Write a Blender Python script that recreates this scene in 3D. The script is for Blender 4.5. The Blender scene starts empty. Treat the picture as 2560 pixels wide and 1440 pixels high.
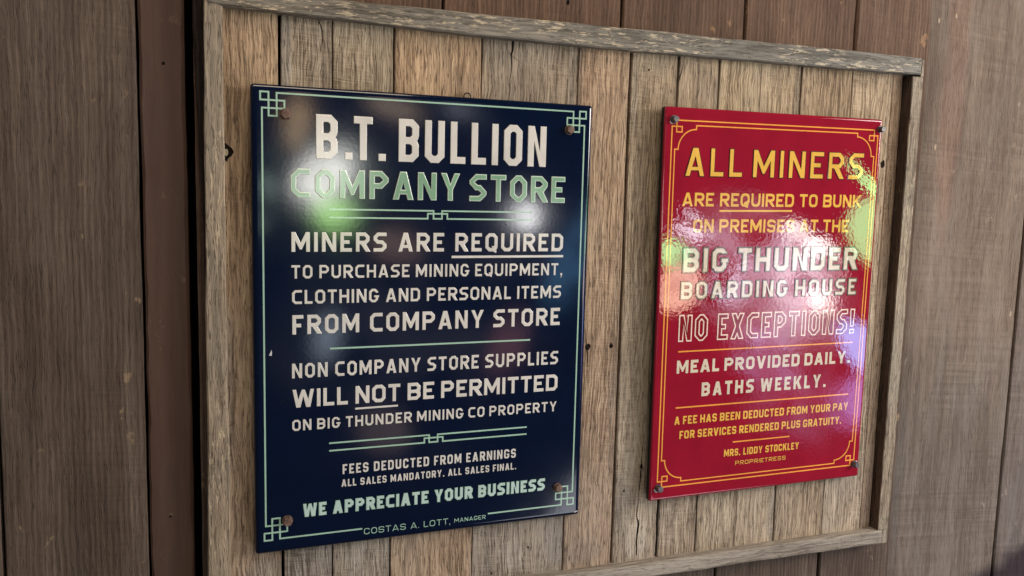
import bpy, math, random
from mathutils import Vector, Matrix, noise as mnoise
from mathutils.geometry import tessellate_polygon

random.seed(7)
scene = bpy.context.scene
COL = scene.collection
H0 = 1.6                                    # height of the large sign's top edge above the floor


def W(x, y, z=0.0):
    """wall coordinates in millimetres (x right, y up, z out of the wall) -> world metres"""
    return Vector((x / 1000, -z / 1000, y / 1000 + H0))


def WM(x, y, z):
    return Vector((x, -z, y + H0))


# ------------------------------------------------------------------ camera
cam_d = bpy.data.cameras.new('camera')
cam = bpy.data.objects.new('camera', cam_d)
COL.objects.link(cam)
cam_d.sensor_width = 36
cam_d.lens = 36 * 2082.04 / 2560
cam_d.clip_start = 0.02
cam_d.clip_end = 200
RC = [[0.94268086, 0.01464041, -0.33337436],
      [0.02465263, 0.99325156, 0.11332956],
      [0.33278379, -0.11505216, 0.93595831]]


def conv(v):
    return Vector((v[0], -v[2], v[1]))


cx, cy, cz = [conv([RC[r][c] for r in range(3)]) for c in range(3)]
mw = Matrix.Identity(4)
for r in range(3):
    mw[r][0], mw[r][1], mw[r][2] = cx[r], cy[r], cz[r]
mw.translation = WM(-0.05356534, -0.16243759, 1.4024898)
cam.matrix_world = mw
scene.camera = cam

# ------------------------------------------------------------------ world and view
world = bpy.data.worlds.new('World')
scene.world = world
world.use_nodes = True
bg = world.node_tree.nodes['Background']
bg.inputs[0].default_value = (0.95, 0.88, 0.82, 1)
bg.inputs[1].default_value = 0.05
vs = scene.view_settings
vs.view_transform = 'Standard'
vs.look = 'None'
vs.exposure = 0.0
vs.gamma = 1.0


# ------------------------------------------------------------------ lamps (standing in for bright openings behind the camera, plus an added fill)
def lamp(name, pos, tgt, sx, sy, radiance, col, shape='RECTANGLE', mottle=None, roll=0.0, soft=None):
    d = bpy.data.lights.new(name, 'AREA')
    d.shape = shape
    d.size, d.size_y = sx, sy
    area = sx * sy * (math.pi / 4 if shape in ('DISK', 'ELLIPSE') else 1)
    d.energy = radiance * math.pi * area
    d.color = col
    o = bpy.data.objects.new(name, d)
    COL.objects.link(o)
    p, t = WM(*pos), WM(*tgt)
    o.location = p
    q = (t - p).to_track_quat('-Z', 'Z')
    o.rotation_euler = (q.to_matrix() @ Matrix.Rotation(roll, 3, 'Z')).to_euler()
    if mottle or soft:                        # imitates leaves, gaps and soft margins of a bright opening
        d.use_nodes = True
        nt = d.node_tree
        em = nt.nodes['Emission']
        g = nt.nodes.new('ShaderNodeNewGeometry')
        val = None
        if mottle:
            mp = nt.nodes.new('ShaderNodeMapping')
            mp.inputs['Scale'].default_value = (mottle[0], mottle[0] * sy / sx, 1)
            mp.inputs['Location'].default_value = (mottle[3], mottle[3] * .7, mottle[3])
            nz = nt.nodes.new('ShaderNodeTexNoise')
            nz.inputs['Scale'].default_value = 1.0
            nz.inputs['Detail'].default_value = 3.0
            mr = nt.nodes.new('ShaderNodeMapRange')
            mr.inputs['From Min'].default_value = mottle[1]
            mr.inputs['From Max'].default_value = mottle[2]
            nt.links.new(g.outputs['Parametric'], mp.inputs['Vector'])
            nt.links.new(mp.outputs[0], nz.inputs['Vector'])
            nt.links.new(nz.outputs['Fac'], mr.inputs['Value'])
            val = mr.outputs[0]
        if soft is not None:
            sub = nt.nodes.new('ShaderNodeVectorMath')
            sub.operation = 'SUBTRACT'
            sub.inputs[1].default_value = (.5, .5, 0)
            nt.links.new(g.outputs['Parametric'], sub.inputs[0])
            mk = nt.nodes.new('ShaderNodeVectorMath')
            mk.operation = 'MULTIPLY'
            mk.inputs[1].default_value = (2, 2, 0)
            nt.links.new(sub.outputs[0], mk.inputs[0])
            ln = nt.nodes.new('ShaderNodeVectorMath')
            ln.operation = 'LENGTH'
            nt.links.new(mk.outputs[0], ln.inputs[0])
            sm = nt.nodes.new('ShaderNodeMapRange')
            sm.interpolation_type = 'SMOOTHSTEP'
            sm.inputs['From Min'].default_value = 1.0
            sm.inputs['From Max'].default_value = soft
            nt.links.new(ln.outputs['Value'], sm.inputs['Value'])
            if val is None:
                val = sm.outputs[0]
            else:
                m2 = nt.nodes.new('ShaderNodeMath')
                m2.operation = 'MULTIPLY'
                nt.links.new(val, m2.inputs[0])
                nt.links.new(sm.outputs[0], m2.inputs[1])
                val = m2.outputs[0]
        nt.links.new(val, em.inputs['Strength'])
    return o


lamp('daylight_from_right', (4.0, 0.75, 1.75), (0.75, -0.35, 0), 1.2, 1.5, 26.4, (1.0, 0.92, 0.86))
lamp('warm_light_from_above', (0.3, 2.2, 1.3), (0.4, -0.1, 0), 1.2, 0.9, 8.5, (1.0, 0.82, 0.62))
lamp('cool_low_light', (2.2, -2.4, 2.3), (0.9, -0.6, 0), 1.4, 1.0, 4.0, (0.92, 0.92, 1.0))
lamp('soft_fill', (-2.4, 1.2, 2.4), (0.0, -0.4, 0), 0.9, 0.9, 7.2, (1.0, 0.90, 0.84))
# openings mirrored by the navy sign
lamp('opening_wide', (1.021, -0.688, 2.619), (0.279, -0.345, 0), 1.78, 2.26, 0.289, (1.0, 0.86, 0.92), mottle=(5.5, .42, .66, 3.7), soft=.5)
lamp('opening_stand_in_white', (0.523, -0.107, 2.464), (0.115, -0.142, 0), 0.32, 0.48, 22, (1, 0.98, 0.92), roll=-.65, mottle=(2.2, .12, .55, 5.9), soft=.15)
lamp('opening_stand_in_halo', (0.545, -0.08, 2.50), (0.12, -0.15, 0), 0.75, 0.58, 1.44, (0.80, 0.98, 0.86), roll=-.6, mottle=(3.0, .25, .62, 4.4), soft=.2)
lamp('opening_green', (0.581, -0.281, 2.557), (0.13, -0.204, 0), 0.30, 0.27, 14, (0.55, 1.0, 0.32), soft=.2, mottle=(2.0, .15, .5, 1.4))
lamp('opening_small', (1.448, -0.270, 2.291), (0.473, -0.203, 0), 0.21, 0.20, 22, (1, 0.97, 0.95), mottle=(2.0, .10, .55, 2.4), soft=.2)
lamp('opening_small_halo', (1.46, -0.272, 2.30), (0.473, -0.203, 0), 0.34, 0.32, 2.5, (0.85, 0.9, 1.0), soft=.2)
lamp('opening_blue', (1.705, -0.439, 2.215), (0.583, -0.268, 0), 0.30, 0.85, 3.6, (0.22, 0.55, 1.0), soft=.2, mottle=(2.0, .2, .55, 7.4))
lamp('opening_amber', (0.379, 0.123, 2.271), (0.073, -0.054, 0), 0.17, 0.38, 6.5, (1.0, 0.66, 0.36), mottle=(2.2, .2, .6, 8.1), soft=.2)
lamp('opening_amber_high', (0.80, 0.20, 2.30), (0.22, -0.03, 0), 0.40, 0.16, 3.0, (1.0, 0.74, 0.52), soft=.2)
lamp('opening_top', (1.128, 0.215, 2.355), (0.345, -0.022, 0), 0.42, 0.16, 1.37, (0.9, 0.92, 1.0), mottle=(3.0, .3, .6, 2.1), soft=.2)
lamp('opening_left', (0.262, -0.185, 2.438), (0.022, -0.171, 0), 0.14, 0.50, 2.6, (0.75, 1.0, 0.80), mottle=(1.5, .3, .6, 5.1), soft=.2)
lamp('opening_grey', (0.53, -0.847, 2.425), (0.121, -0.412, 0), 0.20, 0.36, 4.5, (0.70, 0.84, 1.0), mottle=(2.2, .2, .6, 6.1), soft=.2)
lamp('opening_brown', (0.85, -0.42, 2.42), (0.24, -0.27, 0), 0.32, 0.24, 3.4, (1.0, 0.62, 0.46), soft=.2, mottle=(2.2, .2, .6, 3.1))
lamp('opening_brown_low', (0.773, -1.286, 2.329), (0.217, -0.583, 0), 0.34, 0.28, 1.3, (1.0, 0.70, 0.60), soft=.2, mottle=(2.2, .2, .6, 9.1))
lamp('opening_plum', (1.363, -0.886, 2.271), (0.444, -0.436, 0), 0.24, 0.50, 1.8, (1.0, 0.42, 0.46), soft=.2, mottle=(2.2, .2, .6, 13.1))
# openings mirrored by the red sign
lamp('sky_wide', (2.578, -0.546, 2.061), (0.981, -0.316, 0), 1.15, 0.80, 7.95, (0.86, 0.78, 0.98), mottle=(4.6, .36, .66, 6.6), soft=.35)
lamp('sky_wide_low', (2.683, -1.086, 1.973), (1.051, -0.542, 0), 0.90, 0.60, 2.4, (0.70, 0.55, 1.0), mottle=(4.6, .40, .66, 4.6), soft=.2)
lamp('leaves_right', (3.04, -0.308, 1.77), (1.242, -0.226, 0), 0.44, 0.36, 12.2, (0.34, 1.0, 0.40), mottle=(2.0, .20, .44, 3.1), soft=.6)
lamp('leaves_strip', (2.92, -0.089, 1.72), (1.212, -0.13, 0), 0.46, 0.075, 15.9, (0.32, 1.0, 0.36), mottle=(2.4, .22, .50, 6.3), soft=.4)
lamp('sky_spark', (2.777, -0.655, 1.856), (1.131, -0.372, 0), 0.21, 0.18, 12, (1, 0.93, 0.78), soft=.15)
lamp('sky_pale', (2.78, -0.40, 1.96), (1.103, -0.26, 0), 0.46, 0.24, 20.9, (0.90, 0.92, 0.86), mottle=(3.8, .44, .58, 1.3), soft=.4)
lamp('sky_rose', (2.76, -0.58, 1.96), (1.10, -0.33, 0), 0.46, 0.42, 10.1, (0.95, 0.84, 0.90), mottle=(3.8, .42, .60, 15.3), soft=.3)
lamp('leaves_left', (2.09, -0.438, 2.12), (0.775, -0.271, 0), 0.24, 0.18, 15.2, (0.34, 1.0, 0.40), mottle=(2.0, .2, .46, 11.0), soft=.35)
lamp('sky_left', (2.15, -0.29, 2.10), (0.79, -0.22, 0), 0.36, 0.18, 13.8, (0.85, 0.85, 0.98), mottle=(3.8, .42, .56, 3.3), soft=.4)
lamp('wall_peach', (2.12, -0.603, 2.10), (0.79, -0.337, 0), 0.26, 0.33, 13.5, (1.0, 0.64, 0.46), mottle=(2.0, .2, .5, 7.7), soft=.45)
lamp('sky_column', (2.36, -0.56, 2.03), (0.89, -0.31, 0), 0.22, 0.44, 9.35, (0.80, 0.78, 1.0), mottle=(3.8, .44, .58, 2.9), soft=.3)
lamp('sky_lavender', (2.91, -0.861, 1.685), (1.222, -0.473, 0), 0.42, 0.24, 15.6, (0.26, 0.46, 1.0), mottle=(2.2, .28, .5, 5.2), soft=.45)
lamp('sky_violet', (2.90, -1.09, 1.66), (1.237, -0.579, 0), 0.32, 0.48, 7, (0.46, 0.38, 1.0), mottle=(2.0, .26, .54, 9.4), soft=.3)
lamp('sky_low', (2.55, -0.93, 1.97), (0.97, -0.47, 0), 0.42, 0.34, 6, (0.60, 0.52, 1.0), mottle=(3.0, .40, .64, 12.2), soft=.2)


# ------------------------------------------------------------------ node helpers
class NT:
    def __init__(s, name):
        s.m = bpy.data.materials.new(name)
        s.m.use_nodes = True
        s.t = s.m.node_tree
        s.b = s.t.nodes['Principled BSDF']

    def n(s, kind, **kw):
        x = s.t.nodes.new('ShaderNode' + kind)
        for k, v in kw.items():
            setattr(x, k, v)
        return x

    def put(s, sock, v):
        if isinstance(v, bpy.types.NodeSocket):
            s.t.links.new(v, sock)
        elif isinstance(v, (tuple, list)) and sock.type == 'RGBA' and len(v) == 3:
            sock.default_value = (*v, 1)
        else:
            sock.default_value = v

    def math(s, op, a, b=0.0, c=None, clamp=False):
        x = s.n('Math', operation=op)
        x.use_clamp = clamp
        s.put(x.inputs[0], a)
        s.put(x.inputs[1], b)
        if c is not None:
            s.put(x.inputs[2], c)
        return x.outputs[0]

    def vmul(s, v, k):
        x = s.n('VectorMath', operation='MULTIPLY')
        s.put(x.inputs[0], v)
        x.inputs[1].default_value = k
        return x.outputs[0]

    def vadd(s, a, b):
        x = s.n('VectorMath', operation='ADD')
        s.put(x.inputs[0], a)
        s.put(x.inputs[1], b)
        return x.outputs[0]

    def comb(s, a, b, c):
        x = s.n('CombineXYZ')
        for i, v in enumerate((a, b, c)):
            s.put(x.inputs[i], v)
        return x.outputs[0]

    def noise(s, v, detail=2.0, rough=0.5, dist=0.0, scale=1.0):
        x = s.n('TexNoise')
        s.put(x.inputs['Vector'], v)
        x.inputs['Scale'].default_value = scale
        x.inputs['Detail'].default_value = detail
        x.inputs['Roughness'].default_value = rough
        x.inputs['Distortion'].default_value = dist
        return x.outputs['Fac']

    def rng(s, v, a, b, c=0.0, d=1.0, smooth=False):
        x = s.n('MapRange')
        if smooth:
            x.interpolation_type = 'SMOOTHSTEP'
        s.put(x.inputs['Value'], v)
        for k, q in zip(('From Min', 'From Max', 'To Min', 'To Max'), (a, b, c, d)):
            x.inputs[k].default_value = q
        return x.outputs[0]

    def mix(s, f, a, b, mode='MIX'):
        x = s.n('Mix', data_type='RGBA', blend_type=mode)
        s.put(x.inputs[0], f)
        s.put(x.inputs[6], a)
        s.put(x.inputs[7], b)
        return x.outputs[2]

    def ramp(s, v, stops):
        x = s.n('ValToRGB')
        e = x.color_ramp.elements
        while len(e) < len(stops):
            e.new(0.5)
        for q, (p, c) in zip(e, stops):
            q.position = p
            q.color = (*c, 1)
        s.put(x.inputs[0], v)
        return x.outputs[0]


def wood(name, dark, mid, light, grey, ring=(90, .25), fine=.45, med=.35, saw=.25, patch=(.5, .68, .7), pores=.55,
         flake=None, spots=None, rough=.82, bump=.5, warp=.02, wavy=.006, finefreq=230, lines=None, fc=.25, sawscale=(8, 230)):
    """weathered board: streaks, rings, saw marks, pores, grey patches along the 'grain' attribute (across, along, seed)"""
    s = NT(name)
    g = s.n('Attribute', attribute_name='grain').outputs['Vector']
    tn = s.n('Attribute', attribute_name='tint')
    tint, lw = tn.outputs['Color'], tn.outputs['Alpha']
    sep = s.n('SeparateXYZ')
    s.put(sep.inputs[0], g)
    ac, al, sd = sep.outputs
    w1 = s.math('SUBTRACT', s.noise(s.vmul(g, (5, 1.3, 1)), 2), .5)
    w2 = s.math('SUBTRACT', s.noise(s.vmul(g, (26, 17, 1)), 2), .5)
    a2 = s.math('ADD', ac, s.math('ADD', s.math('MULTIPLY', w1, warp * 2), s.math('MULTIPLY', w2, wavy * 2)))
    gv = s.comb(a2, al, sd)
    F = s.noise(s.vmul(gv, (finefreq, 12, 1)), 4, .68)
    M = s.noise(s.vmul(gv, (62, 2.1, 1)), 3, .55)
    R = s.math('MULTIPLY_ADD', s.math('SINE', s.math('MULTIPLY_ADD', a2, ring[0] * 6.283, s.math('MULTIPLY', M, 5.0))), .5, .5)
    S = s.noise(s.comb(s.math('MULTIPLY', ac, sawscale[0]), s.math('MULTIPLY', s.math('MULTIPLY_ADD', ac, .07, al), sawscale[1]), sd), 3, .6)
    SM = s.rng(s.noise(s.vmul(g, (6, 5, 1.7)), 2), .40, .62)
    t = s.math('MULTIPLY', s.rng(F, .5 - fc, .5 + fc), fine)
    t = s.math('ADD', t, s.math('MULTIPLY', s.rng(M, .3, .7), med))
    t = s.math('ADD', t, s.math('MULTIPLY', R, ring[1]))
    sw = s.math('MULTIPLY', s.math('SUBTRACT', S, .5), s.math('MULTIPLY', SM, s.math('MULTIPLY', s.math('SUBTRACT', 1.25, lw), saw * 2.2)))
    t = s.math('ADD', t, sw)
    L = s.noise(s.vmul(g, (9, 2.4, 1.3)), 4, .6)
    t2 = s.math('ADD', t, s.math('MULTIPLY', s.math('SUBTRACT', L, .5), .8))
    c = s.ramp(t2, ((.18, dark), (.52, mid), (.92, light)))
    Q = s.noise(s.vmul(g, (11, 2.6, 2.1)), 5, .62, .6)
    c = s.mix(s.math('MULTIPLY', s.rng(Q, patch[0], patch[1]), patch[2]), c, s.mix(.55, grey, c))
    P = s.noise(s.vmul(gv, (430, 46, 1)), 2, .6)
    pm = s.rng(P, .55, .68)
    c = s.mix(s.math('MULTIPLY', pm, pores), c, s.mix(.85, c, (0.012, 0.009, 0.007)))
    if lines:                                  # thin dark year-ring lines that swirl along the board
        w3 = s.noise(s.vmul(g, (13, 3.2, 1.9)), 3, .55)
        ph = s.math('MULTIPLY_ADD', s.math('ADD', a2, s.math('MULTIPLY', w3, .11)), lines[0] * 6.283, s.math('MULTIPLY', F, 2.2))
        ln = s.rng(s.math('SINE', ph), .45, 1.0)
        lmsk = s.rng(s.noise(s.vmul(g, (17, 5, 2.3)), 3, .6), .40, .62)
        lm = s.math('MULTIPLY', s.math('MULTIPLY', ln, lmsk), s.math('MULTIPLY', lw, lines[1]))
        c = s.mix(lm, c, s.mix(.75, c, (0.05, 0.034, 0.022)))
        pm = s.math('ADD', pm, lm)
    h = s.math('ADD', t, s.math('MULTIPLY', pm, -.6))
    if flake:                                  # paint remains
        K = s.noise(s.vmul(g, (210, 36, 1)), 4, .7, .3)
        K2 = s.noise(s.vmul(g, (12, 4.0, 2)), 2, .5)
        km = s.math('MULTIPLY', s.rng(K, flake[0], flake[0] + .05), s.rng(K2, flake[1], flake[1] + .12))
        c = s.mix(s.math('MULTIPLY', km, flake[3]), c, flake[2])
        h = s.math('ADD', h, s.math('MULTIPLY', km, .7))
    if spots:                                  # scuffed spots
        K = s.noise(s.vmul(g, (34, 22, 3)), 4, .65)
        K2 = s.noise(s.vmul(g, (7, 5, 2)), 1, .5)
        km = s.math('MULTIPLY', s.rng(K, .64, .70), s.rng(K2, .52, .58))
        c = s.mix(s.math('MULTIPLY', km, spots[0]), c, spots[1])
    c = s.mix(1.0, c, tint, 'MULTIPLY')
    s.put(s.b.inputs['Base Color'], c)
    s.b.inputs['Roughness'].default_value = rough
    s.b.inputs['Specular IOR Level'].default_value = .28
    bm = s.n('Bump')
    bm.inputs['Strength'].default_value = bump
    bm.inputs['Distance'].default_value = .0022
    s.put(bm.inputs['Height'], h)
    s.put(s.b.inputs['Normal'], bm.outputs[0])
    return s.m


def enamel(name, col, rough, wob, wobscale, fine=.04):
    """glossy vitreous enamel with its slight orange-peel"""
    s = NT(name)
    tc = s.n('TexCoord').outputs['Object']
    n1 = s.noise(s.vmul(tc, (wobscale, wobscale, wobscale)), 1, .5)
    n2 = s.noise(s.vmul(tc, (6, 6, 6)), 1, .5)
    n3 = s.noise(s.vmul(tc, (wobscale * 5,) * 3), 1, .5)
    h = s.math('ADD', s.math('MULTIPLY', n1, wob), s.math('ADD', s.math('MULTIPLY', n2, wob * 5), s.math('MULTIPLY', n3, wob * fine)))
    bm = s.n('Bump')
    bm.inputs['Strength'].default_value = 1.0
    bm.inputs['Distance'].default_value = 1.0
    s.put(bm.inputs['Height'], h)
    s.put(s.b.inputs['Normal'], bm.outputs[0])
    v = s.rng(s.noise(s.vmul(tc, (14, 14, 14)), 4, .6), .3, .7, .88, 1.1)
    x = s.n('VectorMath', operation='SCALE')
    x.inputs[0].default_value = col
    s.put(x.inputs['Scale'], v)
    dst = s.rng(s.noise(s.vmul(tc, (330, 330, 330)), 2, .6), .70, .76, 0, .30)
    dm = s.rng(s.noise(s.vmul(tc, (4, 4, 4)), 3, .6), .42, .62)
    s.put(s.b.inputs['Base Color'], s.mix(s.math('MULTIPLY', dst, dm), x.outputs[0], (.30, .28, .26)))
    sm = s.rng(s.noise(s.vmul(tc, (9, 9, 9)), 4, .65), .35, .7, rough * .85, rough * 1.25)
    s.put(s.b.inputs['Roughness'], sm)
    s.b.inputs['IOR'].default_value = 1.55
    return s.m


def plain(name, col, rough=.8, spec=.3, var=.25, scale=220, metal=0.0):
    s = NT(name)
    tc = s.n('TexCoord').outputs['Object']
    n = s.noise(s.vmul(tc, (scale, scale, scale)), 4, .65)
    c = s.mix(s.rng(n, .3, .7), tuple(k * (1 - var) for k in col), tuple(min(1, k * (1 + var)) for k in col))
    s.put(s.b.inputs['Base Color'], c)
    s.b.inputs['Roughness'].default_value = rough
    s.b.inputs['Specular IOR Level'].default_value = spec
    s.b.inputs['Metallic'].default_value = metal
    bm = s.n('Bump')
    bm.inputs['Strength'].default_value = .35
    bm.inputs['Distance'].default_value = .0006
    s.put(bm.inputs['Height'], n)
    s.put(s.b.inputs['Normal'], bm.outputs[0])
    return s.m


M_OAK = wood('weathered_oak', (.168, .120, .080), (.405, .312, .220), (.60, .482, .352), (.385, .335, .272), ring=(95, .09), fine=.64, med=.20,
             saw=.34, patch=(.47, .66, .75), pores=.72, warp=.012, wavy=.005, lines=(165, .48), fc=.15, finefreq=330, sawscale=(26, 400))
M_RAIL = wood('grey_painted_rail', (.118, .102, .080), (.225, .203, .165), (.33, .29, .23), (.225, .213, .188), ring=(60, .08), fine=.5, med=.36,
              saw=.10, pores=.6, flake=(.545, .36, (.66, .54, .37), .75), warp=.008, wavy=.003, fc=.15)
M_STILE = wood('worn_stile', (.16, .118, .082), (.34, .262, .186), (.54, .42, .305), (.235, .212, .172), ring=(80, .08), fine=.55, med=.32,
               saw=.2, patch=(.45, .58, .9), pores=.7, flake=(.56, .45, (.62, .49, .34), .7), fc=.16, warp=.01)
M_LOWRAIL = wood('bare_rail', (.18, .148, .120), (.33, .285, .238), (.46, .405, .345), (.31, .285, .26), ring=(60, .10), fine=.5, med=.36,
                 saw=.15, pores=.5, fc=.17, warp=.012)
M_BROWN = wood('brown_stained_boards', (.064, .043, .032), (.122, .086, .065), (.212, .156, .122), (.122, .101, .086), ring=(112, .17), fine=.42, med=.26,
               saw=.16, patch=(.5, .7, .5), pores=.35, spots=(.75, (.30, .21, .13)), warp=.008, wavy=.003)
M_TRIM = wood('smooth_brown_trim', (.085, .046, .034), (.108, .061, .044), (.132, .080, .058), (.092, .063, .056), ring=(30, .15), fine=.25, med=.30,
              saw=.1, pores=.06, spots=(.5, (.22, .14, .10)), bump=.15, rough=.65)
M_SAWN = wood('rough_sawn_boards', (.128, .090, .067), (.232, .175, .136), (.315, .250, .200), (.235, .205, .180), ring=(40, .05), fine=.40, med=.20,
              saw=.30, patch=(.44, .66, .8), pores=.35, spots=(.6, (.36, .28, .21)), sawscale=(3.5, 110), finefreq=260)
M_GAP = plain('dark_gap', (.006, .005, .006), .95, .05)
M_KNOT = plain('knot_hole', (.012, .008, .006), .9, .1)
M_KNOTCORE = plain('pale_knot_core', (.42, .36, .25), .8, .2)
M_NAVY = enamel('navy_enamel', (.0010, .0056, .024), .085, .000020, 150)
M_RED = enamel('red_enamel', (.285, .0085, .026), .016, .000085, 125, 0)
M_CREAM = enamel('cream_enamel', (.68, .645, .595), .17, .00002, 210)
M_MINT = enamel('mint_enamel', (.36, .55, .43), .17, .00002, 210)
M_GREEN = enamel('green_enamel', (.205, .375, .235), .17, .00002, 210)
M_PALE = enamel('pale_mint_enamel', (.58, .69, .57), .17, .00002, 210)
M_MINTLT = enamel('grey_mint_enamel', (.50, .64, .60), .17, .00002, 210)
M_YELLOW = enamel('yellow_enamel', (.78, .46, .085), .018, .00008, 125, 0)
M_ORANGE = enamel('orange_enamel', (.88, .36, .07), .018, .00008, 125, 0)
M_IVORY = enamel('ivory_enamel', (.66, .58, .45), .018, .00008, 125, 0)
M_BLUSH = enamel('blush_enamel', (.86, .66, .56), .018, .00008, 125, 0)
M_SHADE = enamel('dark_outline_enamel', (.075, .045, .035), .05, .00005, 125, 0)
M_GREYO = enamel('grey_outline_enamel', (.13, .12, .085), .05, .00005, 125, 0)
M_DEEPRED = enamel('dull_red_enamel', (.23, .012, .022), .03, .00006, 125, 0)
M_RUST = plain('rusty_bolt', (.17, .105, .08), .62, .4, .5, 160, .35)
M_STEEL = plain('grey_bolt', (.13, .12, .125), .5, .5, .5, 190, .5)
M_DARKIRON = plain('dark_iron', (.035, .028, .024), .6, .4)
M_EDGE = plain('dark_plate_edge', (.008, .007, .009), .5, .3)
M_CHIP = plain('bare_chip', (.62, .60, .60), .6, .4)


# ------------------------------------------------------------------ mesh helpers
def link(o, parent=None):
    COL.objects.link(o)
    if parent:
        o.parent = parent
    return o


def mesh_obj(name, V, F, mats, parent=None, midx=None, grain=None, tint=None, smooth=False):
    me = bpy.data.meshes.new(name)
    me.from_pydata([tuple(v) for v in V], [], F)
    for m in (mats if isinstance(mats, (list, tuple)) else [mats]):
        me.materials.append(m)
    if midx:
        me.polygons.foreach_set('material_index', midx)
    if grain:
        a = me.attributes.new('grain', 'FLOAT_VECTOR', 'POINT')
        a.data.foreach_set('vector', [c for q in grain for c in q])
    if tint:
        a = me.attributes.new('tint', 'FLOAT_COLOR', 'POINT')
        a.data.foreach_set('color', [c for q in tint for c in (q if len(q) == 4 else (*q, .4))])
    if smooth:
        me.polygons.foreach_set('use_smooth', [True] * len(me.polygons))
    me.update()
    return link(bpy.data.objects.new(name, me), parent)


def thing(name, label, cat, loc):
    e = bpy.data.objects.new(name, None)
    e.empty_display_size = .05
    COL.objects.link(e)
    e.location = loc
    e['label'] = label
    e['category'] = cat
    return e


class Acc:
    """collects timber pieces of one part, with their grain coordinates"""

    def __init__(s, origin):
        s.o = origin
        s.V, s.F, s.G, s.T, s.M = [], [], [], [], []

    def board(s, x0, x1, y0, y1, zf, zb, seed, tint=(1, 1, 1), vertical=True, bevel=1.6, wob=.5, nl=None, nc=3, tintf=None,
              le=None, re=None, lw=.4):
        """a plank; le / re give the wall x (or y, for rails) of the two long edges along its length; mm"""
        if vertical:
            l0, l1, c0, c1 = y0, y1, x0, x1
        else:
            l0, l1, c0, c1 = x0, x1, y0, y1
        nl = nl or max(8, int((l1 - l0) / 22))
        le = le or (lambda l: c0)
        re = re or (lambda l: c1)

        def wv(l, k, a):
            return a * (mnoise.noise(Vector((l * .011, k * 7.3, seed * 3.1))) * 1.6 + mnoise.noise(Vector((l * .05, k * 3.3, seed * 1.7))) * .7)
        base = len(s.V)
        rows = []
        for i in range(nl + 1):
            l = l0 + (l1 - l0) * i / nl
            a, b = le(l) + wv(l, 1, wob), re(l) + wv(l, 2, wob)
            be = bevel * (1 + .5 * wv(l, 3, 1.0))
            be2 = bevel * (1 + .5 * wv(l, 4, 1.0))
            lf = l
            if i == 0:
                lf = l + bevel * .7
            if i == nl:
                lf = l - bevel * .7
            prof = [(a, l, zb), (a, l, zf - be)]
            for j in range(nc + 1):
                u = j / nc
                prof.append((a + be + (b - be2 - a - be) * u, lf, zf))
            prof += [(b, l, zf - be2), (b, l, zb)]
            rows.append(prof)
        npf = len(rows[0])
        for prof in rows:
            for c, l, z in prof:
                x, y = (c, l) if vertical else (l, c)
                s.V.append(W(x, y, z) - s.o)
                dz = (zf - z)
                s.G.append(((c + (dz if c > (c0 + c1) / 2 else -dz)) / 1000 + seed * 3.17, l / 1000 + seed * 1.31, seed * 2.7))
                t = tintf(x, y) if tintf else (1, 1, 1)
                s.T.append((*[p * q for p, q in zip(tint, t)], lw))
        for i in range(nl):
            for j in range(npf - 1):
                q = [base + i * npf + j, base + i * npf + j + 1, base + (i + 1) * npf + j + 1, base + (i + 1) * npf + j]
                if vertical:
                    q.reverse()
                s.F.append(q)
                s.M.append(0)
        for k, rev in ((0, not vertical), (nl, vertical)):
            q = [base + k * npf + j for j in range(npf)]
            if rev:
                q.reverse()
            s.F.append(q)
            s.M.append(0)

    def poly(s, pts, z, mi):
        base = len(s.V)
        for x, y in pts:
            s.V.append(W(x, y, z) - s.o)
            s.G.append((x / 1000, y / 1000, 0))
            s.T.append((1, 1, 1))
        area = sum(pts[i - 1][0] * pts[i][1] - pts[i][0] * pts[i - 1][1] for i in range(len(pts)))
        idx = list(range(base, base + len(pts)))
        s.F.append(idx if area > 0 else idx[::-1])
        s.M.append(mi)

    def crack(s, path, z, mi=1):
        """a sliver that opens and closes along path [(x, y, width)]"""
        fine = []
        for (xa, ya, wa), (xb, yb, wb) in zip(path, path[1:]):
            for k in range(6):
                u = k / 6
                fine.append((xa + (xb - xa) * u + random.uniform(-.5, .5), ya + (yb - ya) * u, wa + (wb - wa) * u))
        fine.append(path[-1])
        L = [(x - w / 2, y) for x, y, w in fine]
        R = [(x + w / 2, y) for x, y, w in fine]
        for i in range(len(fine) - 1):
            s.poly([L[i], L[i + 1], R[i + 1], R[i]], z, mi)

    def hole(s, x, y, rx, ry, z, mi=1, n=11, seed=0, rot=0.0):
        r = random.Random(seed)
        pts = []
        for k in range(n):
            a = 2 * math.pi * k / n
            q = r.uniform(.72, 1.12)
            u, v = rx * q * math.cos(a), ry * q * math.sin(a)
            pts.append((x + u * math.cos(rot) - v * math.sin(rot), y + u * math.sin(rot) + v * math.cos(rot)))
        s.poly(pts, z, mi)

    def make(s, name, mats, parent):
        return mesh_obj(name, s.V, s.F, mats, parent, s.M, s.G, s.T)


def blob(x, y, cx_, cy_, rx, ry, k, seed=0.0):
    d = ((x - cx_) / rx) ** 2 + ((y - cy_) / ry) ** 2
    d += .5 * mnoise.noise(Vector((x * .02, y * .02, seed)))
    return k * max(0.0, min(1.0, (1.15 - d) / .5))


# ------------------------------------------------------------------ the boarded wall
wall_o = W(620, -1240, -60)
wall = thing('plank_wall', 'brown stained wall of wide upright boards behind the framed plank panel', 'wall', wall_o)

cl = Acc(wall_o)
YB, YT = -1240, 560
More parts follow.
